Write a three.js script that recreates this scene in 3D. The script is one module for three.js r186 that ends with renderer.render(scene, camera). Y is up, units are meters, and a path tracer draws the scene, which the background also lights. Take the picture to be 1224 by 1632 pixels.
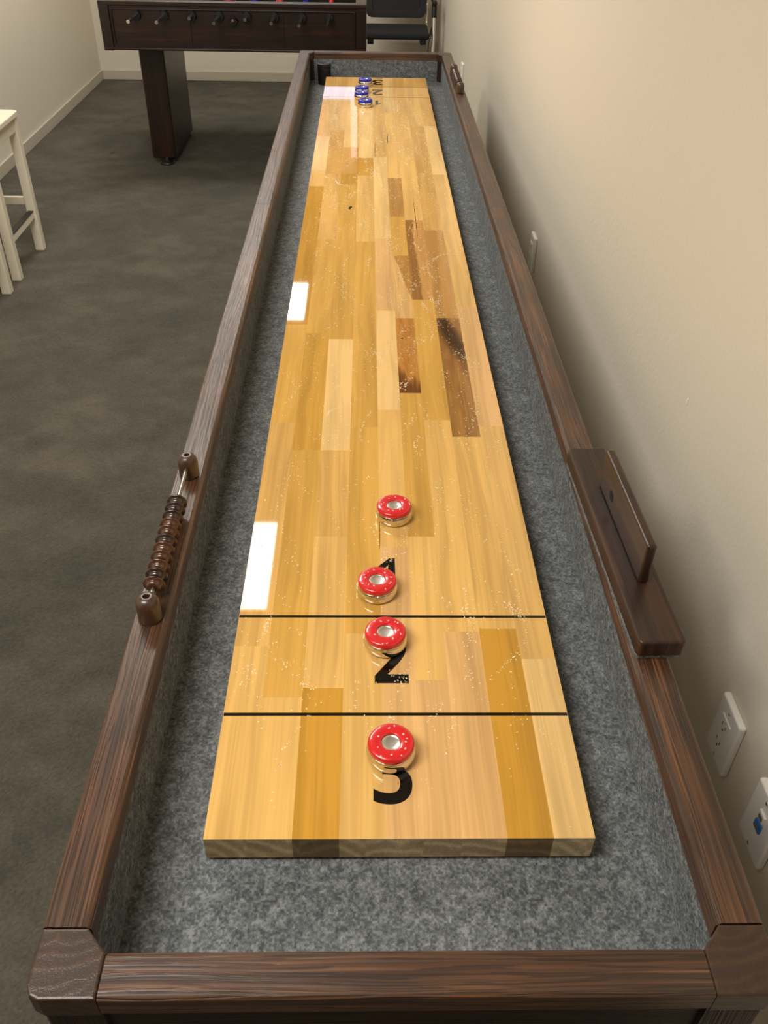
import * as THREE from 'three';
import { RoundedBoxGeometry } from 'three/addons/geometries/RoundedBoxGeometry.js';
import { mergeGeometries } from 'three/addons/utils/BufferGeometryUtils.js';
import { FontLoader } from 'three/addons/loaders/FontLoader.js';
import { RectAreaLightUniformsLib } from 'three/addons/lights/RectAreaLightUniformsLib.js';

// ---------------------------------------------------------------- camera, exposure
const scene = new THREE.Scene();
scene.background = new THREE.Color(0x000000);
const camera = new THREE.PerspectiveCamera(60.5076, 1224 / 1632, 0.05, 40);
camera.rotation.order = 'YXZ';
camera.position.set(-0.0418, 1.6907, 0.5546);
camera.rotation.set(THREE.MathUtils.degToRad(-38.221), THREE.MathUtils.degToRad(-1.5954), THREE.MathUtils.degToRad(1.2296));
const renderer = new THREE.WebGLRenderer({ antialias: true });
renderer.toneMapping = THREE.LinearToneMapping;
renderer.toneMappingExposure = 2.85;
renderer.shadowMap.enabled = true;
RectAreaLightUniformsLib.init();
const PANEL_LIGHT = 6.0, PANEL_COLOR = new THREE.Color().setRGB(1.0, 0.955, 0.875);
const PANELS = [[-1.07, 0.33], [-1.07, -2.5], [-1.07, -5.33]];

// ---------------------------------------------------------------- helpers
let seed = 20240611;
const rnd = () => { seed |= 0; seed = seed + 0x6D2B79F5 | 0; let t = Math.imul(seed ^ seed >>> 15, 1 | seed); t = t + Math.imul(t ^ t >>> 7, 61 | t) ^ t; return ((t ^ t >>> 14) >>> 0) / 4294967296; };
const rr = (a, b) => a + (b - a) * rnd();
const clamp = (x, a = 0, b = 1) => Math.min(b, Math.max(a, x));
const mix = (a, b, t) => a + (b - a) * t;
const mix3 = (a, b, t) => [mix(a[0], b[0], t), mix(a[1], b[1], t), mix(a[2], b[2], t)];
const smooth = (a, b, x) => { const t = clamp((x - a) / (b - a)); return t * t * (3 - 2 * t); };
const hash = (x, y, s) => { let h = Math.imul(x, 374761393) + Math.imul(y, 668265263) + Math.imul(s, 2246822519); h = Math.imul(h ^ h >>> 13, 1274126177); return ((h ^ h >>> 16) >>> 0) / 4294967296; };
// value noise that repeats after px, py cells
function vn(x, y, px, py, s) {
  const xi = Math.floor(x), yi = Math.floor(y), fx = x - xi, fy = y - yi, u = fx * fx * (3 - 2 * fx), v = fy * fy * (3 - 2 * fy);
  const x0 = ((xi % px) + px) % px, x1 = (x0 + 1) % px, y0 = ((yi % py) + py) % py, y1 = (y0 + 1) % py;
  return mix(mix(hash(x0, y0, s), hash(x1, y0, s), u), mix(hash(x0, y1, s), hash(x1, y1, s), u), v);
}
function fbm(x, y, px, py, s, oct = 4) {
  let a = 0, w = 0.5, n = 0;
  for (let i = 0; i < oct; i++) { a += w * vn(x, y, px, py, s + i * 17); n += w; w *= 0.5; x *= 2; y *= 2; px *= 2; py *= 2; }
  return a / n;
}
function tex(w, h, fn, srgb = true) {
  const d = new Uint8Array(w * h * 4);
  for (let j = 0; j < h; j++) for (let i = 0; i < w; i++) {
    const c = fn(i / w, j / h), k = (j * w + i) * 4;
    for (let q = 0; q < 3; q++) d[k + q] = Math.round(255 * clamp(c[q]));
    d[k + 3] = 255;
  }
  const t = new THREE.DataTexture(d, w, h);
  t.wrapS = t.wrapT = THREE.RepeatWrapping; t.magFilter = THREE.LinearFilter; t.minFilter = THREE.LinearFilter;
  if (srgb) t.colorSpace = THREE.SRGBColorSpace;
  t.needsUpdate = true;
  return t;
}
const hex = (h) => [(h >> 16 & 255) / 255, (h >> 8 & 255) / 255, (h & 255) / 255];
const used = new Map();
const numbered = (n) => { const k = used.get(n) ?? 0; used.set(n, k + 1); return k ? n + '_' + String(k).padStart(3, '0') : n; };
function thing(name, label, category, pos = [0, 0, 0], turn = 0, group) {
  const o = new THREE.Group(); o.name = numbered(name); o.position.set(...pos); o.rotation.y = turn;
  o.userData = { label, category }; if (group) o.userData.group = group;
  scene.add(o); return o;
}
function part(name, geo, mat, parent, pos, label) {
  const m = new THREE.Mesh(geo, mat); m.name = name; if (pos) m.position.set(...pos);
  if (label) m.userData.label = label;
  parent.add(m); return m;
}
function structure(name, geo, mat, pos, label, category) {
  const m = new THREE.Mesh(geo, mat); m.name = name; m.position.set(...pos);
  m.userData = { kind: 'structure', label, category }; scene.add(m); return m;
}
// uv in metres / size: the long axis runs along v
function uvBox(geo, axis, su, sv, ou = 0, ov = 0) {
  const g = geo.index ? geo.toNonIndexed() : geo;
  const p = g.attributes.position, n = g.attributes.normal, uv = new Float32Array(p.count * 2);
  const A = ['x', 'y', 'z'];
  for (let t = 0; t < p.count; t += 3) {
    let nx = 0, ny = 0, nz = 0;
    for (let k = 0; k < 3; k++) { nx += Math.abs(n.getX(t + k)); ny += Math.abs(n.getY(t + k)); nz += Math.abs(n.getZ(t + k)); }
    const d = nx >= ny && nx >= nz ? 0 : ny >= nz ? 1 : 2;
    let a = axis, b;
    if (d === axis) { const r = [0, 1, 2].filter((q) => q !== axis); a = r[1]; b = r[0]; } else b = [0, 1, 2].find((q) => q !== axis && q !== d);
    for (let k = 0; k < 3; k++) {
      const P = [p.getX(t + k), p.getY(t + k), p.getZ(t + k)];
      uv[(t + k) * 2] = P[b] / su + ou; uv[(t + k) * 2 + 1] = P[a] / sv + ov;
    }
  }
  g.setAttribute('uv', new THREE.BufferAttribute(uv, 2));
  return g;
}
const box = (w, h, d, r = 0.003, seg = 2) => new RoundedBoxGeometry(w, h, d, seg, Math.min(r, w / 2.01, h / 2.01, d / 2.01));
const at = (g, x, y, z) => g.translate(x, y, z);
function tube(points, r, seg = 24, rad = 10, closed = false, tension = 0.15) {
  return new THREE.TubeGeometry(new THREE.CatmullRomCurve3(points.map((p) => new THREE.Vector3(...p)), closed, 'catmullrom', tension), seg, r, rad, closed);
}
const lathe = (pts, seg = 40) => new THREE.LatheGeometry(pts.map(([x, y]) => new THREE.Vector2(x, y)), seg);
const std = (o) => new THREE.MeshStandardMaterial(o);
const phys = (o) => new THREE.MeshPhysicalMaterial(o);

// ---------------------------------------------------------------- textures
// poplar: fine straight grain along v, soft bands, gently wandering
const poplar = tex(512, 1024, (u, v) => {
  const w = (fbm(u * 4, v * 3, 4, 3, 5, 3) - 0.5) * 0.10;
  const bands = fbm((u + w) * 22, v * 2, 22, 2, 11, 3), fine = fbm((u + w * 0.6) * 130, v * 7, 130, 7, 23, 2), flow = fbm((u + w * 2.2) * 9, v * 3, 9, 3, 37, 3);
  const rings = 0.5 + 0.5 * Math.sin((u + w * 2.0) * 150.796 + 7 * fbm(u * 5, v * 3, 5, 3, 71, 2));
  let t = 0.46 * (bands - 0.5) + 0.24 * (fine - 0.5) + 0.55 * (flow - 0.5) + 0.02 * (rings - 0.5);
  t = clamp(0.94 + t * 0.34, 0.6, 1);
  return [t, t * mix(0.965, 1, t), t * mix(0.86, 1, t)];
});
// the stained planks get their own print: dark heartwood blotches with outlines of their own
const woodBase = (u, v, s) => { const w = (fbm(u * 2, v * 4, 4, 4, s, 3) - 0.5) * 0.2; return 0.92 + 0.2 * (fbm((u + w) * 12, v * 3, 12, 4, s + 3, 3) - 0.5) + 0.12 * (fbm((u + w) * 60, v * 8, 60, 8, s + 9, 2) - 0.5); };
const stainBurn = tex(128, 512, (u, v) => {   // long brown heartwood with a near-black streak at its far end
  const k = woodBase(u, v, 101), n = fbm(u * 3, v * 7, 8, 8, 131, 4) - 0.5;
  const cx = mix(0.15, 0.95, clamp((1 - v) / 0.4)), d = Math.hypot((u - cx) * 0.55, (v - 0.83) * 0.75 + n * 0.22);
  const dark = 1 - smooth(0.05, 0.34, d + n * 0.1), edge = smooth(0.5, 1.0, u + n * 0.5 + v * 0.2);
  let c = mix3(hex(0xb58244), hex(0x97683a), clamp(0.5 + n * 1.6)); c = mix3(c, hex(0xc69352), edge * 0.4); c = mix3(c, hex(0x38220f), dark * 0.85);
  return c.map((q) => q * k);
});
const stainEnd = tex(128, 256, (u, v) => {    // tan with swirling figure, dark brown at the near end
  const k = woodBase(u, v, 201), n = fbm(u * 4, v * 5, 4, 5, 231, 4) - 0.5, sw = Math.sin((v * 9 + u * 5 + n * 7) * 2.4);
  let c = mix3(hex(0xd79a4c), hex(0xb9782f), clamp(0.5 + n * 1.3 + sw * 0.12));
  const dk = 1 - smooth(0.10, 0.30, v + n * 0.28 + (u - 0.3) * 0.18); c = mix3(c, hex(0x6a3c18), dk * 0.85);
  return c.map((q) => q * k);
});
const stainLobe = tex(128, 256, (u, v) => {   // pale with a darker tongue of heartwood coming from the far end
  const k = woodBase(u, v, 301), n = fbm(u * 4, v * 5, 4, 5, 331, 4) - 0.5;
  const lobe = smooth(-0.03, 0.03, (v - 0.52) - 0.5 * Math.pow(1 - u, 1.5) + 0.42 * u * 0 + n * 0.18 + 0.35 * (u - 0.35));
  return mix3(hex(0xe9b873), hex(0xc08a42), lobe).map((q) => q * k);
});
const stainStripe = tex(128, 256, (u, v) => { // pinkish brown with a dark edge stripe on the left
  const k = woodBase(u, v, 401), n = fbm(u * 4, v * 6, 4, 6, 431, 4) - 0.5;
  const st = 1 - smooth(0.30, 0.42, u + n * 0.3 - (v < 0.5 ? 0.1 * (0.5 - v) : 0));
  return mix3(hex(0xd8a05a), hex(0x9c6a30), st * 0.9).map((q) => q * k);
});
const endGrain = tex(256, 256, (u, v) => {
  const n = fbm(u * 5, v * 5, 5, 5, 61, 4), r = Math.hypot(u - 0.35, v + 0.45) * 46 + n * 5, ring = Math.pow(0.5 + 0.5 * Math.sin(r), 2);
  const f = fbm(u * 90, v * 90, 90, 90, 67, 2);
  const t = clamp(0.5 + 0.42 * (ring - 0.4) + 0.5 * (f - 0.5) + 0.5 * (n - 0.5));
  return mix3([0.62, 0.58, 0.54], [1, 0.97, 0.94], t);
});
// dark stained oak
const oakField = (u, v) => {
  const w = (fbm(u * 3, v * 2, 3, 2, 77, 3) - 0.5) * 0.16;
  const bands = fbm((u + w) * 26, v * 2, 26, 2, 81, 3), flow = fbm((u + w * 1.4) * 8, v * 3, 8, 3, 87, 3), pores = fbm((u + w) * 150, v * 12, 150, 12, 93, 2);
  return { bands, flow, pores, t: clamp(0.5 + 0.6 * (bands - 0.5) + 0.6 * (flow - 0.5) + 1.0 * (fbm((u + w * 0.5) * 120, v * 5, 120, 5, 97, 2) - 0.5) + 0.5 * (fbm(u * 6, v * 9, 6, 9, 99, 3) - 0.5)), p: smooth(0.56, 0.68, pores) };
};
const oak = tex(1024, 1024, (u, v) => {
  const f = oakField(u, v);
  let c = mix3(hex(0x2b1a0f), hex(0x69442a), f.t);
  c = mix3(c, hex(0x855c3c), smooth(0.72, 1, f.t) * 0.5);
  return mix3(c, hex(0x1a100a), f.p * 0.55);
});
const oakBump = tex(1024, 1024, (u, v) => { const f = oakField(u, v), h = clamp(0.75 * f.t + 0.25 - 0.5 * f.p); return [h, h, h]; }, false);
const feltMap = tex(1024, 1024, (u, v) => {
  const a = fbm(u * 34, v * 34, 34, 34, 501, 3), b = fbm(u * 110, v * 110, 110, 110, 511, 3), c = hash(Math.floor(u * 1024), Math.floor(v * 1024), 9), l = fbm(u * 5, v * 5, 5, 5, 521, 2);
  const t = clamp(0.5 + 0.65 * (a - 0.5) + 1.15 * (b - 0.5) + 0.28 * (c - 0.5) + 0.2 * (l - 0.5));
  return mix3(hex(0x43474a), hex(0x95999b), t);
});
const feltBump = tex(1024, 1024, (u, v) => { const h = clamp(0.5 + 1.2 * (fbm(u * 110, v * 110, 110, 110, 511, 3) - 0.5) + 0.5 * (hash(Math.floor(u * 1024), Math.floor(v * 1024), 4) - 0.5)); return [h, h, h]; }, false);
const carpetMap = tex(1024, 1024, (u, v) => {
  const w = (fbm(u * 6, v * 6, 6, 6, 611, 3) - 0.5) * 0.14;
  const a = fbm((u + w) * 7, (v - w) * 10, 7, 10, 601, 4), b = fbm((u - w) * 18, (v + w) * 26, 18, 26, 631, 4), f = fbm(u * 300, v * 300, 300, 300, 621, 2), g = hash(Math.floor(u * 1024), Math.floor(v * 1024), 3);
  const t = clamp(0.5 + 0.75 * (a - 0.5) + 0.5 * (b - 0.5) + 0.5 * (f - 0.5) + 0.16 * (g - 0.5));
  return mix3(hex(0x39372f), hex(0x605a4e), t);
});
const carpetBump = tex(512, 512, (u, v) => { const h = clamp(0.3 + 0.7 * fbm(u * 170, v * 170, 170, 170, 641, 2)); return [h, h, h]; }, false);
const wallBump = tex(512, 512, (u, v) => { const h = fbm(u * 90, v * 90, 90, 90, 701, 3); return [h, h, h]; }, false);
const rep = (t, a, b) => { const c = t.clone(); c.repeat.set(a, b); c.needsUpdate = true; return c; };

// ---------------------------------------------------------------- materials
const M = {};
const lacquer = { roughness: 0.5, specularIntensity: 0, clearcoat: 1, clearcoatRoughness: 0.03 };
const TONE = { c: 0xefc682, l: 0xe8b96c, p: 0xe6b678, t: 0xdeae63, g: 0xdba953, d: 0xcb963a, o: 0xcf9c44, b: 0xc39150 };
const ENDTONE = { c: 0xe2d2ae, l: 0xd3c098, p: 0xd8c6a2, t: 0xc8b48a, g: 0xbba57c, d: 0x8c7650, o: 0x968158, b: 0x88724e };
for (const k in TONE) M['plank_' + k] = phys({ color: TONE[k], map: poplar, ...lacquer });
M.plank_K = phys({ map: stainBurn, ...lacquer }); M.plank_B = phys({ map: stainEnd, ...lacquer }); M.plank_F = phys({ map: stainLobe, ...lacquer }); M.plank_S = phys({ map: stainStripe, ...lacquer });
M.plankEnd = {}; for (const k in TONE) M.plankEnd[k] = phys({ color: ENDTONE[k], map: endGrain, roughness: 0.6 });
M.blackPaint = phys({ color: 0x0c0a09, ...lacquer });
M.seam = phys({ color: 0x3b2412, ...lacquer });
M.oak = phys({ map: oak, bumpMap: oakBump, bumpScale: 0.0009, roughness: 0.42, clearcoat: 0.3, clearcoatRoughness: 0.3 });
M.oakEnd = phys({ color: 0x46301f, map: endGrain, bumpMap: endGrain, bumpScale: 0.0006, roughness: 0.4, clearcoat: 0.25, clearcoatRoughness: 0.35 });
M.oakDark = phys({ color: 0x9a8478, map: oak, bumpMap: oakBump, bumpScale: 0.0008, roughness: 0.5 });
M.board = phys({ color: 0xb09a8c, map: oak, roughness: 0.42, clearcoat: 0.22, clearcoatRoughness: 0.2 });
M.bead = phys({ color: 0x4a2a18, roughness: 0.3, clearcoat: 0.8, clearcoatRoughness: 0.1 });
M.beadDark = phys({ color: 0x2e1a14, roughness: 0.3, clearcoat: 0.8, clearcoatRoughness: 0.1 });
M.peg = phys({ color: 0x432a1d, roughness: 0.4, clearcoat: 0.5, clearcoatRoughness: 0.2 });
M.hole = std({ color: 0x0a0706, roughness: 0.9 });
M.felt = std({ map: feltMap, bumpMap: feltBump, bumpScale: 0.0016, roughness: 1 });
M.chrome = std({ color: 0xdedad2, metalness: 1, roughness: 0.09 });
M.satin = std({ color: 0xe4e2dc, metalness: 1, roughness: 0.3 });
M.red = phys({ color: 0xd5141c, roughness: 0.3, clearcoat: 1, clearcoatRoughness: 0.06 });
M.blue = phys({ color: 0x1b1fa0, roughness: 0.42, specularIntensity: 0.6, clearcoat: 0.25, clearcoatRoughness: 0.1 });
M.fleck = phys({ color: 0xf4dcd4, roughness: 0.3 });
M.wax = phys({ color: 0xfbeac2, roughness: 0.5 });
M.carpet = std({ map: rep(carpetMap, 1, 1), bumpMap: rep(carpetBump, 2, 2), bumpScale: 0.004, roughness: 1 });
M.wall = std({ color: 0xd9d0bf, bumpMap: wallBump, bumpScale: 0.0004, roughness: 0.85 });
M.ceiling = std({ color: 0xd6d2ca, roughness: 0.95 });
M.baseboard = std({ color: 0xbfb5a5, roughness: 0.5 });
M.black = phys({ color: 0x0d0d0e, roughness: 0.45 });
M.foos = phys({ color: 0x8d7468, map: oak, roughness: 0.4, clearcoat: 0.3, clearcoatRoughness: 0.3 });
M.white = phys({ color: 0xefe6d2, roughness: 0.45, clearcoat: 0.3, clearcoatRoughness: 0.3 });
M.plate = phys({ color: 0xf6f2ea, roughness: 0.3 });
M.slot = std({ color: 0x6e6860, roughness: 0.8 });
M.fabric = std({ color: 0x17171a, roughness: 0.95 });
M.mesh = std({ color: 0x26262a, roughness: 0.9 });

// ---------------------------------------------------------------- room
const XL = -2.19, XR = 0.525, ZB = -7.27, ZF = 5.2, HC = 2.6, T = 0.12;
const cx = (XL + XR) / 2, cz = (ZB + ZF) / 2, LX = XR - XL, LZ = ZF - ZB;
structure('floor', uvBox(new THREE.BoxGeometry(LX + 2 * T, T, LZ + 2 * T), 2, 1.6, 1.6), M.carpet, [cx, -T / 2, cz], 'dark olive grey carpet with brushed lighter patches', 'floor');
structure('ceiling', new THREE.BoxGeometry(LX + 2 * T, T, LZ + 2 * T), M.ceiling, [cx, HC + T / 2, cz], 'plain white ceiling above the game room', 'ceiling');
structure('wall_left', uvBox(new THREE.BoxGeometry(T, HC, LZ + 2 * T), 2, 0.5, 0.5), M.wall, [XL - T / 2, HC / 2, cz], 'cream painted wall behind the white stools', 'wall');
const wallRight = structure('wall_right', uvBox(new THREE.BoxGeometry(T, HC, LZ + 2 * T), 2, 0.5, 0.5), M.wall, [XR + T / 2, HC / 2, cz], 'cream painted wall alongside the shuffleboard table', 'wall');
structure('wall_back', uvBox(new THREE.BoxGeometry(LX, HC, T), 0, 0.5, 0.5), M.wall, [cx, HC / 2, ZB - T / 2], 'cream painted end wall behind the football table', 'wall');
structure('wall_front', uvBox(new THREE.BoxGeometry(LX, HC, T), 0, 0.5, 0.5), M.wall, [cx, HC / 2, ZF + T / 2], 'cream painted wall behind the viewer', 'wall');
structure('baseboard_left', box(0.012, 0.07, LZ, 0.004), M.baseboard, [XL + 0.006, 0.035, cz], 'pale baseboard along the left wall', 'baseboard');
structure('baseboard_back', box(LX - 0.024, 0.07, 0.012, 0.004), M.baseboard, [cx, 0.035, ZB + 0.006], 'pale baseboard along the end wall', 'baseboard');
structure('baseboard_right', box(0.012, 0.07, LZ, 0.004), M.baseboard, [XR - 0.006, 0.035, cz], 'pale baseboard along the right wall', 'baseboard');
{ // chipped paint on the right wall
  const s = new THREE.Shape(); s.moveTo(0, -0.007); s.lineTo(0.003, -0.004); s.lineTo(0.002, 0.003); s.lineTo(0.0045, 0.007); s.lineTo(0.0005, 0.008); s.lineTo(-0.002, 0.002); s.lineTo(-0.001, -0.003);
  const g = new THREE.ExtrudeGeometry(s, { depth: 0.0008, bevelEnabled: false }); g.rotateY(-Math.PI / 2);
  part('paint_chip', g, M.plate, wallRight, [XR - (XR + T / 2), 0.8957 - HC / 2, -0.7725 - cz], 'small white paint chip');
}
// ---------------------------------------------------------------- ceiling lights (square panels in a row)
const lightWords = ['rectangular ceiling light panel over the near end of the room', 'rectangular ceiling light panel over the middle of the room', 'rectangular ceiling light panel over the football table'];
PANELS.forEach(([x, z], i) => {
  const t = thing('ceiling_light', lightWords[i], 'ceiling light', [x, HC, z], 0, 'ceiling light panels');
  const f = [at(box(1.24, 0.02, 0.02), 0, -0.01, 0.31), at(box(1.24, 0.02, 0.02), 0, -0.01, -0.31), at(box(0.02, 0.02, 0.6), 0.61, -0.01, 0), at(box(0.02, 0.02, 0.6), -0.61, -0.01, 0)];
  part('frame', mergeGeometries(f), M.plate, t);
  part('diffuser', new THREE.BoxGeometry(1.2, 0.008, 0.6), std({ color: 0xffffff, emissive: PANEL_COLOR, emissiveIntensity: 1.2, roughness: 0.6 }), t, [0, -0.008, 0]);
  const l = new THREE.RectAreaLight(PANEL_COLOR, PANEL_LIGHT, 1.2, 0.6); l.position.set(0, -0.0135, 0); l.rotation.x = -Math.PI / 2; l.name = 'panel_glow'; t.add(l);
});

// ---------------------------------------------------------------- shuffleboard table
const H = 0.78, BED = 0.736, RT = 0.852, RB = 0.824, PW = 0.447, PL = 3.7656;
const XI = 0.303, XO = 0.349, ZN = 0.158, ZNO = 0.202, ZE = -3.91, ZEO = -3.954, ZMID = (ZN + ZE) / 2;
const table = thing('shuffleboard_table', 'long dark oak shuffleboard table with grey felt gutter and glossy butcher block lane', 'game table');
// profile of the rails: flat top, eased inner edge
function railGeo(len, w, h, outer) {
  const s = new THREE.Shape(), c = 0.005, e = 0.0025;
  s.moveTo(-w / 2, -h / 2); s.lineTo(w / 2, -h / 2); s.lineTo(w / 2, h / 2 - (outer > 0 ? e : c)); s.lineTo(w / 2 - (outer > 0 ? e : c), h / 2);
  s.lineTo(-w / 2 + (outer > 0 ? c : e), h / 2); s.lineTo(-w / 2, h / 2 - (outer > 0 ? c : e)); s.closePath();
  const g = new THREE.ExtrudeGeometry(s, { depth: len, bevelEnabled: false }); g.translate(0, 0, -len / 2);
  return g;
}
const rw = XO - XI, rh = RT - RB, PZN = 0.136, PZE = -3.888, ZJ = -1.886;
let ro = 0;
function sideRail(sx, z0, z1) {
  const L = z1 - z0 - 0.0012; ro += 0.31;
  part('rail', uvBox(railGeo(L, rw, rh, sx), 2, 0.2, 0.9, ro, ro * 2.3), M.oak, table, [sx * (XI + XO) / 2, (RT + RB) / 2, (z0 + z1) / 2]);
}
for (const sx of [-1, 1]) { sideRail(sx, ZJ, PZN); sideRail(sx, PZE, ZJ); }
for (const [zc, turn] of [[(ZN + ZNO) / 2, -1], [(ZE + ZEO) / 2, 1]]) {
  ro += 0.37;
  const g = railGeo(2 * 0.283 - 0.0016, 0.044, rh, 1); const gg = uvBox(g, 2, 0.2, 0.9, ro, ro * 1.7); gg.rotateY(turn * Math.PI / 2);
  part('rail', gg, M.oak, table, [0, (RT + RB) / 2, zc]);
}
function postGeo(sx, sz, h, inset, bevel) {
  const i = inset, pts = [[0.349 - i, 0.066 - i * 0], [0.305, 0.066], [0.283, 0.042], [0.283, 0.0 + i], [0.335, 0.0 + i], [0.344 - i, 0.004 + i], [0.349 - i, 0.014 + i]];
  const s = new THREE.Shape(pts.map(([x, z]) => new THREE.Vector2(sx * x, sz * z)));
  const g = new THREE.ExtrudeGeometry(s, { depth: h - 2 * bevel, bevelEnabled: bevel > 0, bevelThickness: bevel, bevelSize: bevel, bevelOffset: -bevel, bevelSegments: 3 });
  g.translate(0, 0, bevel); g.rotateX(-Math.PI / 2);
  return g;
}
for (const sx of [-1, 1]) for (const [zo, sz] of [[ZNO, 1], [ZEO, -1]]) {
  // shape y is minus world z: outer face at zo, running inwards
  const cap = uvBox(postGeo(sx, sz, 0.034, 0, 0.003), 1, 0.09, 0.09, 0.1, 0.2);
  const c = part('corner_cap', cap, M.oakEnd, table, [0, RT - 0.034, zo]);
  if (sz < 0) c.position.z = zo;
  part('corner_post', uvBox(postGeo(sx, sz, 0.19, 0.004, 0), 1, 0.26, 1.1), M.oakDark, table, [0, RT - 0.034 - 0.1905, zo]);
}
// felt lined well
part('felt_bed', uvBox(new THREE.BoxGeometry(2 * XI + 0.008, 0.006, ZN - ZE + 0.008), 2, 0.3, 0.3), M.felt, table, [0, BED - 0.003, ZMID], 'grey felt gutter bed');
part('bed_board', uvBox(new THREE.BoxGeometry(2 * XO - 0.02, 0.03, ZNO - ZEO - 0.02), 2, 0.26, 1.1), M.oakDark, table, [0, BED - 0.0215, (ZNO + ZEO) / 2]);
for (const sx of [-1, 1]) {
  part('felt_lining', uvBox(new THREE.BoxGeometry(0.005, RB - BED, ZN - ZE), 2, 0.3, 0.3, 0.4, 0.3), M.felt, table, [sx * (XI + 0.0028), (RB + BED) / 2, ZMID]);
  part('side_board', uvBox(new THREE.BoxGeometry(0.03, 0.16, PZN - PZE), 2, 0.26, 1.1, 0.3), M.oakDark, table, [sx * (XI + 0.0215), RB - 0.08, (PZN + PZE) / 2]);
}
for (const [z, o] of [[ZN, 1], [ZE, -1]]) {
  part('felt_lining', uvBox(new THREE.BoxGeometry(2 * XI, RB - BED, 0.005), 0, 0.3, 0.3, 0.2, 0.7), M.felt, table, [0, (RB + BED) / 2, z + o * 0.0028]);
  part('end_board', uvBox(new THREE.BoxGeometry(0.566, 0.16, 0.028), 0, 0.26, 1.1), M.oakDark, table, [0, RB - 0.08, z + o * 0.021]);
}
for (const z of [-0.35, -3.4]) {
  const leg = part('pedestal', uvBox(box(0.44, 0.62, 0.12, 0.006), 1, 0.26, 1.1), M.oakDark, table, [0, 0.36, z]);
  part('foot', uvBox(box(0.6, 0.06, 0.16, 0.01), 0, 0.26, 1.1), M.oakDark, leg, [0, -0.33, 0]);
}
// lane: nine strips of planks on a backing
const lane = part('playfield', new THREE.BoxGeometry(PW - 0.012, 0.006, PL - 0.012), M.plank_t, table, [0, BED + 0.003, -PL / 2], 'glossy butcher block lane');
const cuts = [0, 0.107, 0.224, 0.344, 0.461, 0.562, 0.66, 0.775, 0.894, 1];
const strips = [
  [[-0.297, 'l'], [-0.876, 't'], [-1.295, 'g'], [-2.262, 'd'], [-2.427, 'l'], [-2.823, 'c'], [-3.7656, 't']],
  [[-0.205, 'l'], [-0.784, 'g'], [-1.252, 'o'], [-1.818, 'g'], [-2.388, 't'], [-2.906, 'd'], [-3.7656, 't']],
  [[-0.221, 'd'], [-0.537, 'l'], [-0.784, 't'], [-1.224, 'c'], [-2.281, 'g'], [-2.689, 'd'], [-3.7656, 'l']],
  [[-0.321, 'l'], [-0.863, 'g'], [-1.804, 'g'], [-2.375, 'l'], [-2.564, 'd'], [-3.7656, 'c']],
  [[-0.511, 'p'], [-0.926, 'l'], [-1.371, 'c'], [-1.827, 'p'], [-2.579, 'c'], [-3.7656, 't']],
  [[-0.235, 'p'], [-0.537, 'l'], [-0.991, 'g'], [-1.331, 'B'], [-1.707, 'F'], [-1.999, 'g'], [-2.355, 'b'], [-3.157, 'l'], [-3.7656, 'c']],
  [[-0.325, 'p'], [-0.890, 'l'], [-1.433, 'g'], [-1.973, 'S'], [-3.064, 'l'], [-3.7656, 't']],
  [[-0.331, 'd'], [-0.832, 'l'], [-1.334, 'K'], [-1.894, 'b'], [-2.407, 't'], [-2.975, 't'], [-3.7656, 'l']],
  [[-0.273, 'c'], [-0.869, 'l'], [-1.395, 'p'], [-2.394, 'l'], [-2.975, 'c'], [-3.7656, 't']],
];
const laneY = BED + 0.003, laneZ = -PL / 2, top = H - laneY;   // lane-local
strips.forEach((row, k) => {
  const x0 = (cuts[k] - 0.5) * PW, x1 = (cuts[k + 1] - 0.5) * PW; let z0 = 0;
  for (const [z1, tone] of row) {
    const w = x1 - x0, L = z0 - z1, h = H - BED - 0.006, g = new THREE.BoxGeometry(w, h, L), special = 'KBFS'.includes(tone);
    const p = g.attributes.position, n = g.attributes.normal, uv = g.attributes.uv, ou = rnd(), ov = rnd();
    for (let i = 0; i < p.count; i++) {
      const X = p.getX(i), Y = p.getY(i), Z = p.getZ(i);
      if (special) uv.setXY(i, X / w + 0.5, 0.5 - Z / L);
      else if (Math.abs(n.getZ(i)) > 0.5) uv.setXY(i, X / 0.16 + ou, Y / 0.16 + ov);
      else if (Math.abs(n.getX(i)) > 0.5) uv.setXY(i, Y / 0.3 + ou, Z / 1.0 + ov);
      else uv.setXY(i, X / 0.3 + ou, Z / 1.0 + ov);
    }
    const m = M['plank_' + tone], e = M.plankEnd[tone] ?? m;
    part('plank', g, special ? m : [m, m, m, m, e, e], lane, [(x0 + x1) / 2, top - h / 2, (z0 + z1) / 2 - laneZ]);
    z0 = z1;
  }
});
for (const z of [-0.1774, -0.3553]) for (const f of [0, 1])
  part('score_line', new THREE.BoxGeometry(PW - 0.001, 0.0006, f ? 0.003 : 0.0048), M.blackPaint, lane, [0, top - 0.0001, (f ? -PL - z : z) - laneZ], 'black score line');
const font = await new FontLoader().loadAsync('fonts/droid/droid_sans_bold.typeface.json');
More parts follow.
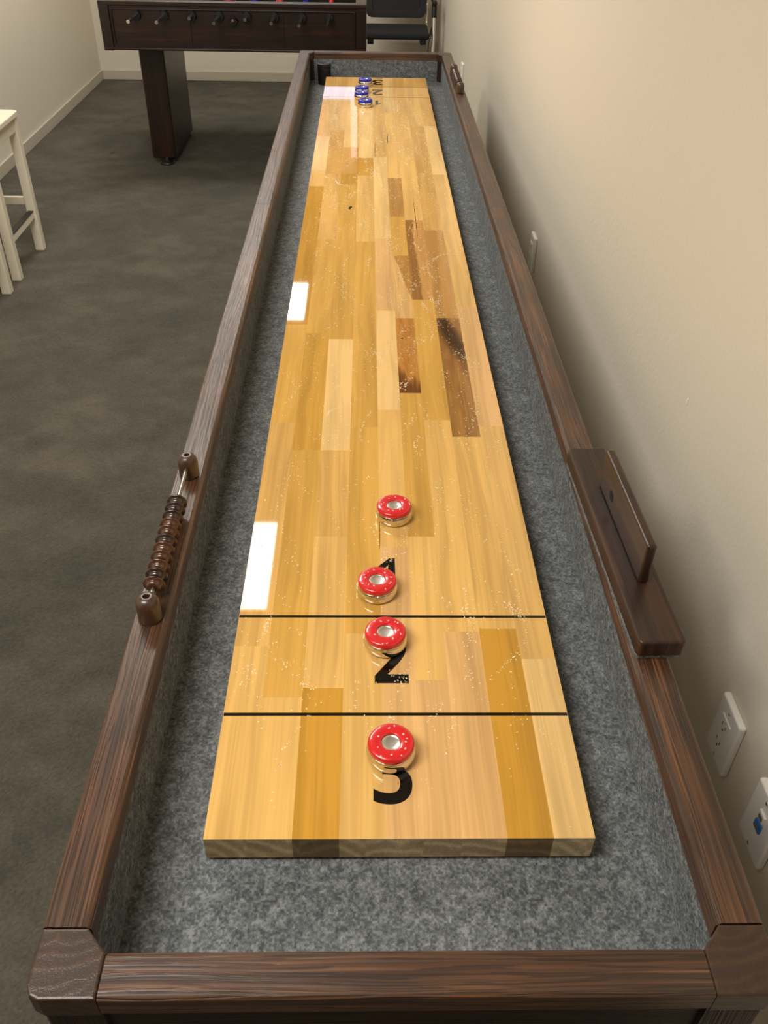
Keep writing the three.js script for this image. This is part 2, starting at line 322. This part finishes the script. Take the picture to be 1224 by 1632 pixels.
for (const [ch, zb, xc, w, h] of [['3', -0.0445, -0.0066, 0.047, 0.096], ['2', -0.2294, -0.0045, 0.0463, 0.090], ['1', -0.4105, -0.0075, 0.026, 0.073]]) for (const f of [0, 1]) {
  const g = new THREE.ExtrudeGeometry(font.generateShapes(ch, 1), { depth: 0.0005, bevelEnabled: false, curveSegments: 16 });
  g.computeBoundingBox(); const b = g.boundingBox;
  g.translate(-(b.min.x + b.max.x) / 2, -b.min.y, 0); g.scale(w / (b.max.x - b.min.x), h / (b.max.y - b.min.y), 1);
  g.rotateX(-Math.PI / 2);
  const z = zb; if (f) g.rotateY(Math.PI);
  part('numeral', g, M.blackPaint, lane, [f ? -xc : xc, top - 0.0003, (f ? -PL - z : z) - laneZ], 'painted black number ' + ch);
}
// narrow dark mineral streaks and open seams in the wood
for (const [x, z, w, l] of [[-0.0175, -0.545, 0.0012, 0.085], [0.034, -2.8, 0.004, 0.14], [0.102, -2.0, 0.002, 0.35], [-0.012, -2.66, 0.002, 0.2], [0.0385, -1.23, 0.006, 0.006], [-0.092, -2.07, 0.012, 0.03]]) {
  const s = new THREE.Shape(); s.moveTo(0, -l / 2); s.quadraticCurveTo(w, -l * 0.1, w * 0.5, l / 2); s.quadraticCurveTo(-w * 0.5, l * 0.2, 0, -l / 2);
  const g = new THREE.ExtrudeGeometry(s, { depth: 0.0003, bevelEnabled: false }); g.rotateX(-Math.PI / 2);
  part('mineral_streak', g, M.seam, lane, [x, top, z - laneZ]);
}
// shuffleboard wax crumbs scattered on the lane
{
  const spots = [], N = (s) => (rnd() + rnd() + rnd() - 1.5) * s;
  const put = (x, z, s) => { if (Math.abs(x) < PW / 2 - 0.003 && z < -0.004 && z > -PL + 0.02) spots.push([x, z, s]); };
  for (let i = 0; i < 1900; i++) { const z = -Math.pow(rnd(), 0.6) * 3.4; put(rr(-0.22, 0.22), z, rr(0.00035, 0.0009)); }
  for (let c = 0; c < 460; c++) {
    const z0 = -Math.pow(rnd(), 0.75) * 3.3 - 0.03, x0 = rr(-0.2, 0.2), n = 6 + Math.floor(rnd() * rnd() * 60), a = rr(-0.9, 0.9), len = rr(0.01, 0.05) * (1 - z0 * 0.35), wd = rr(0.002, 0.011), cv = rr(-3, 3);
    for (let i = 0; i < n; i++) { const t = N(1.2); put(x0 + Math.sin(a) * t * len + cv * t * t * len * 0.2 + N(wd), z0 + Math.cos(a) * t * len * 1.6 + N(wd * 1.6), rr(0.00045, 0.0013) * (1 - z0 * 0.10)); }
  }
  const g = new THREE.OctahedronGeometry(1, 0), im = new THREE.InstancedMesh(g, M.wax, spots.length), o = new THREE.Object3D();
  spots.forEach(([x, z, s], i) => { o.position.set(x, H + s * 0.25, z); o.rotation.set(rr(-0.4, 0.4), rr(0, 6.3), rr(-0.4, 0.4)); o.scale.set(s * rr(0.7, 1.9), s * rr(0.3, 0.7), s * rr(0.6, 1.2)); o.updateMatrix(); im.setMatrixAt(i, o.matrix); });
  im.name = 'wax_crumbs'; im.userData = { kind: 'stuff', label: 'pale shuffleboard wax crumbs scattered over the wooden lane', category: 'wax' };
  scene.add(im);
}

// ---------------------------------------------------------------- pucks
const puckBody = lathe([[0, 0], [0.0265, 0], [0.0285, 0.0008], [0.0302, 0.004], [0.0307, 0.0085], [0.0302, 0.012], [0.0290, 0.0150], [0.0284, 0.0158], [0.0286, 0.0165], [0.012, 0.0166], [0, 0.0166]], 56);
const puckCap = lathe([[0.0118, 0.0166], [0.0284, 0.0166], [0.0290, 0.0178], [0.0290, 0.0205], [0.0284, 0.0225], [0.0268, 0.0238], [0.024, 0.0245], [0.019, 0.0247], [0.0155, 0.0245], [0.0128, 0.0240], [0.0119, 0.0232], [0.0118, 0.0166]], 56);
const puckButton = lathe([[0, 0.0209], [0.005, 0.0210], [0.0092, 0.0213], [0.0104, 0.0222], [0.0113, 0.0225], [0.0117, 0.0219], [0.0117, 0.0166], [0, 0.0166]], 40);
function makePuck(label, mat, x, z, group, turn) {
  const t = thing(mat === M.red ? 'red_puck' : 'blue_puck', label, 'puck', [x, H + 0.0004, z], turn, group);
  part('body', puckBody, M.chrome, t, null, 'chrome steel body'); t.scale.y = 1.1;
  part('cap', puckCap, mat, t); part('button', puckButton, M.satin, t, null, 'silver centre disc');
  const fl = [];
  for (let i = 0; i < 13; i++) {
    const a = i / 13 * 6.283 + rr(-0.2, 0.2), r = rr(0.0165, 0.0255), g = new THREE.OctahedronGeometry(0.0014, 1); g.scale(rr(0.7, 1.6), 0.3, rr(0.6, 1)); g.rotateY(rr(0, 3)); g.translate(Math.cos(a) * r, r < 0.023 ? 0.02465 : 0.0246 - (r - 0.023) * 0.25, Math.sin(a) * r); fl.push(g);
  }
  part('flecks', mergeGeometries(fl), M.fleck, t, null, 'pale flecks on the cap').userData.kind = 'stuff';
}
makePuck('red capped puck farthest from the near end, alone beyond the number 1', M.red, 0.0066, -0.588, 'red pucks', 0.3);
makePuck('red capped puck covering most of the number 1', M.red, -0.0230, -0.4075, 'red pucks', 1.7);
makePuck('red capped puck overlapping the top of the number 2', M.red, -0.0124, -0.3015, 'red pucks', 2.9);
makePuck('largest looking red capped puck, on the number 3 nearest the near end', M.red, -0.0084, -0.1145, 'red pucks', 4.1);
makePuck('blue capped puck beside the far number 3, farthest of the blue row', M.blue, -0.048, -3.618, 'blue pucks', 0.4);
makePuck('blue capped puck second from the far end of the lane', M.blue, -0.061, -3.475, 'blue pucks', 1.2);
makePuck('blue capped puck third from the far end, beside far number 2', M.blue, -0.0631, -3.380, 'blue pucks', 2.4);
makePuck('blue capped puck beside the far number 1, nearest of the blue row', M.blue, -0.0472, -3.255, 'blue pucks', 3.3);

// ---------------------------------------------------------------- bead scorers on the rails
function scorer(label, x, z, turn, beads) {
  const t = thing('bead_scorer', label, 'scorer', [x, RT, z], turn, 'wooden bead scorers');
  const pegShape = lathe([[0, 0], [0.0155, 0], [0.0158, 0.002], [0.0158, 0.026], [0.0150, 0.032], [0.0122, 0.0372], [0.008, 0.0398], [0.0048, 0.0402], [0.0044, 0.0390], [0.0044, 0.030], [0, 0.030]], 32);
  for (const s of [1, -1]) {
    const p = part('peg', pegShape, M.peg, t, [0, 0, s * 0.1625]);
    part('screw_hole', new THREE.CylinderGeometry(0.0043, 0.0043, 0.001, 20), M.hole, p, [0, 0.0306, 0], 'dark screw hole');
  }
  const rod = new THREE.CylinderGeometry(0.0032, 0.0032, 0.30, 14); rod.rotateX(Math.PI / 2);
  part('rod', rod, std({ color: 0x8d8c8a, metalness: 1, roughness: 0.3 }), t, [0, 0.0225, 0], 'thin steel rod');
  const bg = lathe([[0.0036, -0.0082], [0.0070, -0.0080], [0.0092, -0.0066], [0.0101, -0.0042], [0.0103, -0.0020], [0.0140, -0.0014], [0.0155, 0.0000], [0.0140, 0.0014], [0.0103, 0.0020], [0.0099, 0.0045], [0.0088, 0.0070], [0.007, 0.0082], [0.0036, 0.0084]], 32);
  bg.rotateX(-Math.PI / 2);
  beads.forEach((b, i) => part('bead', bg, i % 4 === 1 || i > 7 ? M.beadDark : M.bead, t, [0, 0.0225, b]));
}
const packed = Array.from({ length: 11 }, (_, i) => 0.121 - i * 0.0182 + (i % 3) * 0.0006);
scorer('dark wooden bead scorer on the left rail beside the red pucks', -0.326, -0.442, 0, packed);
scorer('small looking wooden bead scorer on the right rail at far end', 0.326, -3.34, Math.PI, packed.map((b) => b * 0.96 - 0.02));

// ---------------------------------------------------------------- sweeping board with handle on the right rail
{
  const t = thing('board_sweeper', 'dark brown wooden sweeping block with upright handle lying on the right rail', 'sweeper', [0.329, RT, -0.424], 0.029);
  const rect = (w, l, r) => { const s = new THREE.Shape(), a = w / 2, b = l / 2; s.moveTo(-a + r, -b); s.lineTo(a - r, -b); s.quadraticCurveTo(a, -b, a, -b + r); s.lineTo(a, b - r); s.quadraticCurveTo(a, b, a - r, b); s.lineTo(-a + r, b); s.quadraticCurveTo(-a, b, -a, b - r); s.lineTo(-a, -b + r); s.quadraticCurveTo(-a, -b, -a + r, -b); return s; };
  const flat = (s, h, b) => { const g = new THREE.ExtrudeGeometry(s, { depth: h - 2 * b, bevelEnabled: true, bevelThickness: b, bevelSize: b, bevelOffset: -b, bevelSegments: 3, curveSegments: 6 }); g.translate(0, 0, b); g.rotateX(-Math.PI / 2); return g; };
  part('felt_pad', uvBox(flat(rect(0.061, 0.43, 0.006), 0.006, 0.001), 2, 0.3, 0.3), M.felt, t, [0, 0, 0], 'grey felt pad');
  part('block', uvBox(flat(rect(0.0615, 0.436, 0.008), 0.027, 0.0035), 2, 0.4, 1.4, 0.13, 0.4), M.board, t, [0, 0.006, 0]);
  const h = uvBox(box(0.0145, 0.066, 0.226, 0.0045, 3), 2, 0.4, 1.4, 0.6, 0.1);
  const hd = part('handle', h, M.board, t, [0.0035, 0.033 + 0.0325, -0.0035]);
  const kn = new THREE.SphereGeometry(0.008, 16, 10); kn.scale(0.06, 1, 1.25);
  part('knot', kn, M.hole, hd, [-0.00725, -0.008, -0.05], 'dark knot in the handle');
}
// ---------------------------------------------------------------- black can in the far gutter
{
  const t = thing('wax_can', 'black cylindrical can standing in the far left gutter corner', 'can', [-0.2345, BED, -3.832]);
  part('body', lathe([[0, 0], [0.0285, 0], [0.0295, 0.002], [0.0305, 0.07], [0.0300, 0.0725], [0, 0.0725]], 40), M.black, t);
  part('lid', lathe([[0, 0.0725], [0.0312, 0.0725], [0.0316, 0.0745], [0.0316, 0.0845], [0.0305, 0.0865], [0.027, 0.0868], [0.0262, 0.0855], [0, 0.0855]], 40), M.black, t);
}

// ---------------------------------------------------------------- wall plates on the right wall
function plate(name, label, y, z, kind) {
  const t = thing(name, label, 'wall plate', [XR, y, z], 0);
  part('cover', box(0.012, 0.118, 0.074, 0.004, 3), M.plate, t, [-0.006, 0, 0]);
  if (kind === 'power') {
    part('receptacle', box(0.003, 0.067, 0.033, 0.0012), M.plate, t, [-0.0125, 0, 0]);
    for (const s of [-1, 1]) { for (const [dz, hh] of [[-0.0063, 0.008], [0.0063, 0.0068]]) part('slot', new THREE.BoxGeometry(0.0006, hh, 0.0017), M.slot, t, [-0.0141, s * 0.0175 + 0.003, dz]); part('slot', new THREE.CylinderGeometry(0.0023, 0.0023, 0.0006, 14).rotateZ(Math.PI / 2), M.slot, t, [-0.0141, s * 0.0175 - 0.0065, 0]); }
  } else if (kind === 'data') {
    part('jack', box(0.004, 0.016, 0.018, 0.001), M.plate, t, [-0.0135, 0.022, 0.004]);
    part('jack', box(0.004, 0.016, 0.018, 0.001), std({ color: 0x2b6fc4, roughness: 0.5 }), t, [-0.0135, 0.001, 0.004], 'blue network jack');
    for (const y2 of [0.022, 0.001]) part('port', new THREE.BoxGeometry(0.0006, 0.008, 0.011), M.slot, t, [-0.0157, y2 - 0.001, 0.004]);
  }
  for (const s of [-1, 1]) part('screw', new THREE.CylinderGeometry(0.0026, 0.0026, 0.0012, 14).rotateZ(Math.PI / 2), M.satin, t, [-0.0124, s * 0.0475, 0]);
}
plate('wall_outlet', 'white power outlet plate beside the near end of the right rail', 0.587, -0.293, 'power');
plate('data_outlet', 'white network jack plate with a blue jack, cut by the frame edge', 0.59, -0.137, 'data');
plate('wall_outlet', 'white outlet plate seen edge on halfway along the right wall', 0.558, -2.30, 'power');
plate('wall_outlet', 'thin white outlet plate edge beside the far bead scorer', 0.525, -5.10, 'power');

// ---------------------------------------------------------------- table football
{
  const X0 = -1.497, X1 = -0.043, Y0 = 0.662, Y1 = 0.905, ZF0 = -4.88, DEP = 0.8, w = X1 - X0, xc = (X0 + X1) / 2, zc = ZF0 - DEP / 2;
  const t = thing('football_table', 'dark wood table football game with chrome rods behind the shuffleboard table', 'game table', [xc, 0, zc]);
  const L = (x) => x - xc, fz = DEP / 2;
  for (const s of [1, -1]) {
    const ap = part('side_panel', uvBox(new THREE.BoxGeometry(w - 0.02, Y1 - Y0 - 0.03, 0.025), 0, 0.26, 1.1), M.foos, t, [0, (Y0 + Y1) / 2, s * (fz - 0.024)]);
    part('top_rim', uvBox(box(w, 0.022, 0.06, 0.004), 0, 0.26, 1.1, 0.2), M.foos, t, [0, Y1 - 0.011, s * (fz - 0.03)]);
    part('bottom_molding', uvBox(box(w - 0.06, 0.014, 0.034, 0.005), 0, 0.26, 1.1, 0.4), M.foos, t, [0, Y0 + 0.010, s * (fz - 0.016)]);
    part('molding', uvBox(box(w - 0.12, 0.010, 0.012, 0.004), 0, 0.26, 1.1), M.foos, ap, [0, 0.082, s * 0.0145]);
    for (const q of [-1, 1]) part('molding', uvBox(box(0.010, 0.17, 0.012, 0.004), 1, 0.26, 1.1), M.foos, ap, [q * (w / 2 - 0.066), -0.003, s * 0.0145]);
    for (const sx of [X0 + 0.49, X0 + 1.0]) part('seam', new THREE.BoxGeometry(0.003, 0.2, 0.001), M.hole, ap, [L(sx), 0, s * 0.0127], 'dark panel seam');
    for (const q of [-1, 1]) part('stile', uvBox(box(0.055, Y1 - Y0 - 0.022, 0.04, 0.004), 1, 0.26, 1.1, 0.7), M.foos, t, [q * (w / 2 - 0.0275), (Y0 + Y1) / 2 - 0.011, s * (fz - 0.02)]);
  }
  for (const q of [-1, 1]) {
    part('end_panel', uvBox(new THREE.BoxGeometry(0.03, Y1 - Y0 - 0.03, DEP - 0.08), 2, 0.26, 1.1), M.foos, t, [q * (w / 2 - 0.02), (Y0 + Y1) / 2, 0]);
    part('top_rim', uvBox(box(0.06, 0.022, DEP - 0.12, 0.004), 2, 0.26, 1.1), M.foos, t, [q * (w / 2 - 0.03), Y1 - 0.011, 0]);
  }
  part('pitch', new THREE.BoxGeometry(w - 0.06, 0.012, DEP - 0.07), std({ color: 0x2f5a34, roughness: 0.6 }), t, [0, Y0 + 0.075, 0]);
  const discG = new THREE.CylinderGeometry(0.024, 0.026, 0.018, 24).rotateX(Math.PI / 2), man = lathe([[0, -0.05], [0.012, -0.05], [0.013, -0.02], [0.009, 0], [0.013, 0.01], [0.012, 0.028], [0.006, 0.032], [0.009, 0.04], [0.007, 0.05], [0, 0.053]], 14);
  const out = [0.2, 0.21, 0.08, 0.21, 0.09, 0.19, 0.24, 0.26], men = [1, 2, 3, 5, 5, 3, 2, 1];
  for (let i = 0; i < 8; i++) {
    const x = L(-1.296 + i * 0.1497), y = 0.838;
    const rod = part('rod', new THREE.CylinderGeometry(0.009, 0.009, DEP + out[i] + 0.12, 16).rotateX(Math.PI / 2), M.chrome, t, [x, y, (out[i] - 0.12) / 2], 'chrome rod');
    for (const s of [1, -1]) part('bearing', discG, M.black, t, [x, y, s * (fz + 0.004)], 'black rod bearing');
    part('grip', lathe([[0, -0.06], [0.014, -0.06], [0.017, -0.05], [0.015, 0], [0.017, 0.05], [0.013, 0.06], [0, 0.06]], 20).rotateX(Math.PI / 2), M.black, rod, [0, 0, -(DEP + out[i] + 0.12) / 2 - 0.05]);
    for (let k = 0; k < men[i]; k++) part('player', man, i % 2 ? M.red : M.blue, rod, [0, 0, -(out[i] - 0.12) / 2 + (k - (men[i] - 1) / 2) * 0.13]);
  }
  const cupM = part('ball_chute', new THREE.CylinderGeometry(0.026, 0.030, 0.024, 4).rotateX(Math.PI / 2), M.black, t, [L(-0.772), 0.816, fz + 0.0], 'black ball chute');
  part('chute_mouth', new THREE.SphereGeometry(0.012, 16, 10), M.bead, cupM, [0, 0, 0.012]);
  for (const q of [-1, 1]) {
    const lx = q < 0 ? -1.283 : X0 + X1 + 1.283;
    const leg = part('leg', uvBox(box(0.145, Y0 - 0.03, 0.64, 0.012), 1, 0.26, 1.1, 0.2 * q), M.foos, t, [L(lx), (Y0 + 0.03) / 2, -0.02 - 0.085]);
    for (const s of [-1, 1]) part('leveler', lathe([[0, 0], [0.044, 0], [0.046, 0.008], [0.034, 0.018], [0.012, 0.022], [0.012, 0.04], [0, 0.04]], 24), M.black, leg, [0.012, -(Y0 + 0.03) / 2, s * 0.31], 'black leveling foot');
  }
}

// ---------------------------------------------------------------- white stools by the left wall
function stool(label, z) {
  const t = thing('bar_stool', label, 'stool', [-1.812, 0, z], 0, 'white wooden stools');
  const s = new THREE.Shape(), a = 0.197, b = 0.212, r = 0.03; s.moveTo(-a + r, -b); s.lineTo(a - r, -b); s.quadraticCurveTo(a, -b, a, -b + r); s.lineTo(a, b - r); s.quadraticCurveTo(a, b, a - r, b); s.lineTo(-a + r, b); s.quadraticCurveTo(-a, b, -a, b - r); s.lineTo(-a, -b + r); s.quadraticCurveTo(-a, -b, -a + r, -b);
  const g = new THREE.ExtrudeGeometry(s, { depth: 0.016, bevelEnabled: true, bevelThickness: 0.004, bevelSize: 0.004, bevelOffset: -0.004, bevelSegments: 3 }); g.rotateX(-Math.PI / 2);
  part('seat', g, M.white, t, [0, 0.618, 0]);
  for (const x of [-1, 1]) for (const q of [-1, 1]) part('leg', box(0.042, 0.616, 0.04, 0.004), M.white, t, [x * 0.168, 0.308, q * 0.182]);
  for (const q of [-1, 1]) { part('apron', box(0.3, 0.06, 0.02), M.white, t, [0, 0.584, q * 0.188]); part('stretcher', box(0.3, 0.036, 0.02), M.white, t, [0, 0.24, q * 0.182]); }
  for (const x of [-1, 1]) {
    part('apron', box(0.02, 0.06, 0.33), M.white, t, [x * 0.172, 0.584, 0]);
    const f = part('footrest', box(0.022, 0.034, 0.33), M.white, t, [x * 0.168, 0.178, 0]);
    part('footrest_cover', box(0.026, 0.004, 0.32, 0.001), M.black, f, [0, 0.0185, 0], 'black footrest strip');
  }
}
stool('white wooden stool farther from the viewer with its seat corner showing', -3.495);
stool('white wooden stool nearest the viewer, only one leg in frame', -2.985);

// ---------------------------------------------------------------- black chair in the far right corner
{
  const t = thing('mesh_chair', 'black padded chair with mesh back and steel frame in far right corner', 'chair', [0.175, 0, -6.72]);
  const sg = box(0.47, 0.04, 0.38, 0.018, 4), sp = sg.attributes.position;
  for (let i = 0; i < sp.count; i++) { const x = sp.getX(i), z = sp.getZ(i); sp.setY(i, sp.getY(i) + 0.016 * (x * x) / 0.055 - 0.008 * smooth(0.10, 0.19, z)); }
  sg.computeVertexNormals();
  part('seat', sg, M.fabric, t, [0, 0.463, 0.02]);
  for (const s of [-1, 1]) part('seat_bracket', box(0.045, 0.035, 0.3, 0.006), M.black, t, [s * 0.19, 0.436, 0.05]);
  const bw = 0.44, bh = 0.40, bz = -0.2;
  const fr = new THREE.Shape(); const R = (S, w, h, r) => { S.moveTo(-w / 2 + r, -h / 2); S.lineTo(w / 2 - r, -h / 2); S.quadraticCurveTo(w / 2, -h / 2, w / 2, -h / 2 + r); S.lineTo(w / 2, h / 2 - r); S.quadraticCurveTo(w / 2, h / 2, w / 2 - r, h / 2); S.lineTo(-w / 2 + r, h / 2); S.quadraticCurveTo(-w / 2, h / 2, -w / 2, h / 2 - r); S.lineTo(-w / 2, -h / 2 + r); S.quadraticCurveTo(-w / 2, -h / 2, -w / 2 + r, -h / 2); return S; };
  R(fr, bw, bh, 0.05); const hole = R(new THREE.Path(), bw - 0.08, bh - 0.08, 0.03); fr.holes.push(hole);
  const back = part('back_frame', new THREE.ExtrudeGeometry(fr, { depth: 0.014, bevelEnabled: true, bevelThickness: 0.004, bevelSize: 0.003, bevelSegments: 2 }), M.black, t, [0, 0.735, bz]);
  back.rotation.x = -0.14;
  part('back_mesh', box(bw - 0.07, bh - 0.07, 0.004, 0.0015), M.mesh, back, [0, 0, 0.007], 'dark grey mesh');
  for (const s of [-1, 1]) {
    part('back_tube', tube([[s * 0.225, 0.43, -0.06], [s * 0.232, 0.50, -0.15], [s * 0.232, 0.62, -0.2], [s * 0.222, 0.76, -0.215]], 0.010), M.chrome, t);
    part('front_leg', tube([[s * 0.262, 0.015, 0.22], [s * 0.265, 0.25, 0.17], [s * 0.268, 0.5, 0.12], [s * 0.268, 0.66, 0.08]], 0.0125), M.satin, t);
    part('rear_leg', tube([[s * 0.235, 0.015, -0.24], [s * 0.24, 0.25, -0.12], [s * 0.25, 0.44, 0.02], [s * 0.262, 0.52, 0.11]], 0.0115), M.satin, t);
    part('seat_pin', new THREE.CylinderGeometry(0.009, 0.009, 0.06, 12).rotateZ(Math.PI / 2), M.chrome, t, [s * 0.24, 0.44, 0.03]);
    part('armrest', box(0.035, 0.028, 0.26, 0.012, 3), M.black, t, [s * 0.268, 0.672, 0.0]);
    part('arm_sleeve', tube([[s * 0.267, 0.58, 0.103], [s * 0.268, 0.63, 0.09], [s * 0.268, 0.67, 0.076]], 0.018, 12, 12), M.black, t, null, 'black plastic sleeve');
    for (const z of [0.22, -0.24]) part('glide', new THREE.CylinderGeometry(0.016, 0.018, 0.02, 16), M.black, t, [s * (z > 0 ? 0.262 : 0.235), 0.01, z]);
  }
}
// ---------------------------------------------------------------- television above the football table (mirrored in the lane)
{
  const t = thing('wall_television', 'lit television on the end wall, mirrored in the far lane', 'television', [-0.73, 1.92, ZB]);
  part('case', box(1.25, 0.73, 0.05, 0.006), M.black, t, [0, 0, 0.03]);
  const pic = tex(256, 144, (u, v) => {
    if (v < 0.14) return mix3([0.68, 0.79, 1], [0.84, 0.89, 1], vn(u * 12, v * 30, 12, 30, 3));
    if (u > 0.955 && v < 0.8) return [0.86, 0.72, 0.74];
    const n = fbm(u * 6, v * 4, 6, 4, 8, 3);
    return u > 0.72 && u < 0.79 && v < 0.7 ? [0.42, 0.28, 0.29] : mix3([0.36, 0.32, 0.27], [0.44, 0.40, 0.33], n);
  });
  part('screen', new THREE.BoxGeometry(1.22, 0.70, 0.004), phys({ color: 0x050505, emissive: 0xffffff, emissiveMap: pic, emissiveIntensity: 0.85, roughness: 0.2 }), t, [0, 0, 0.056]);
  const l = new THREE.RectAreaLight(0xfff4e6, 0.05, 1.22, 0.70); l.position.set(0, 0, 0.06); l.rotation.y = Math.PI; l.name = 'screen_glow'; t.add(l);
}
{ // crumb on the carpet
  const g = new THREE.IcosahedronGeometry(0.012, 1); g.scale(1.5, 0.35, 0.8); g.rotateY(0.5);
  const c = new THREE.Mesh(g, M.bead); c.name = 'carpet_crumb'; c.position.set(-1.661, 0.003, -5.269); c.userData = { label: 'small dark brown crumb lying on the carpet near the football table', category: 'crumb' }; scene.add(c);
}
scene.traverse((o) => { if (o.isMesh) { o.castShadow = true; o.receiveShadow = true; } });
renderer.render(scene, camera);
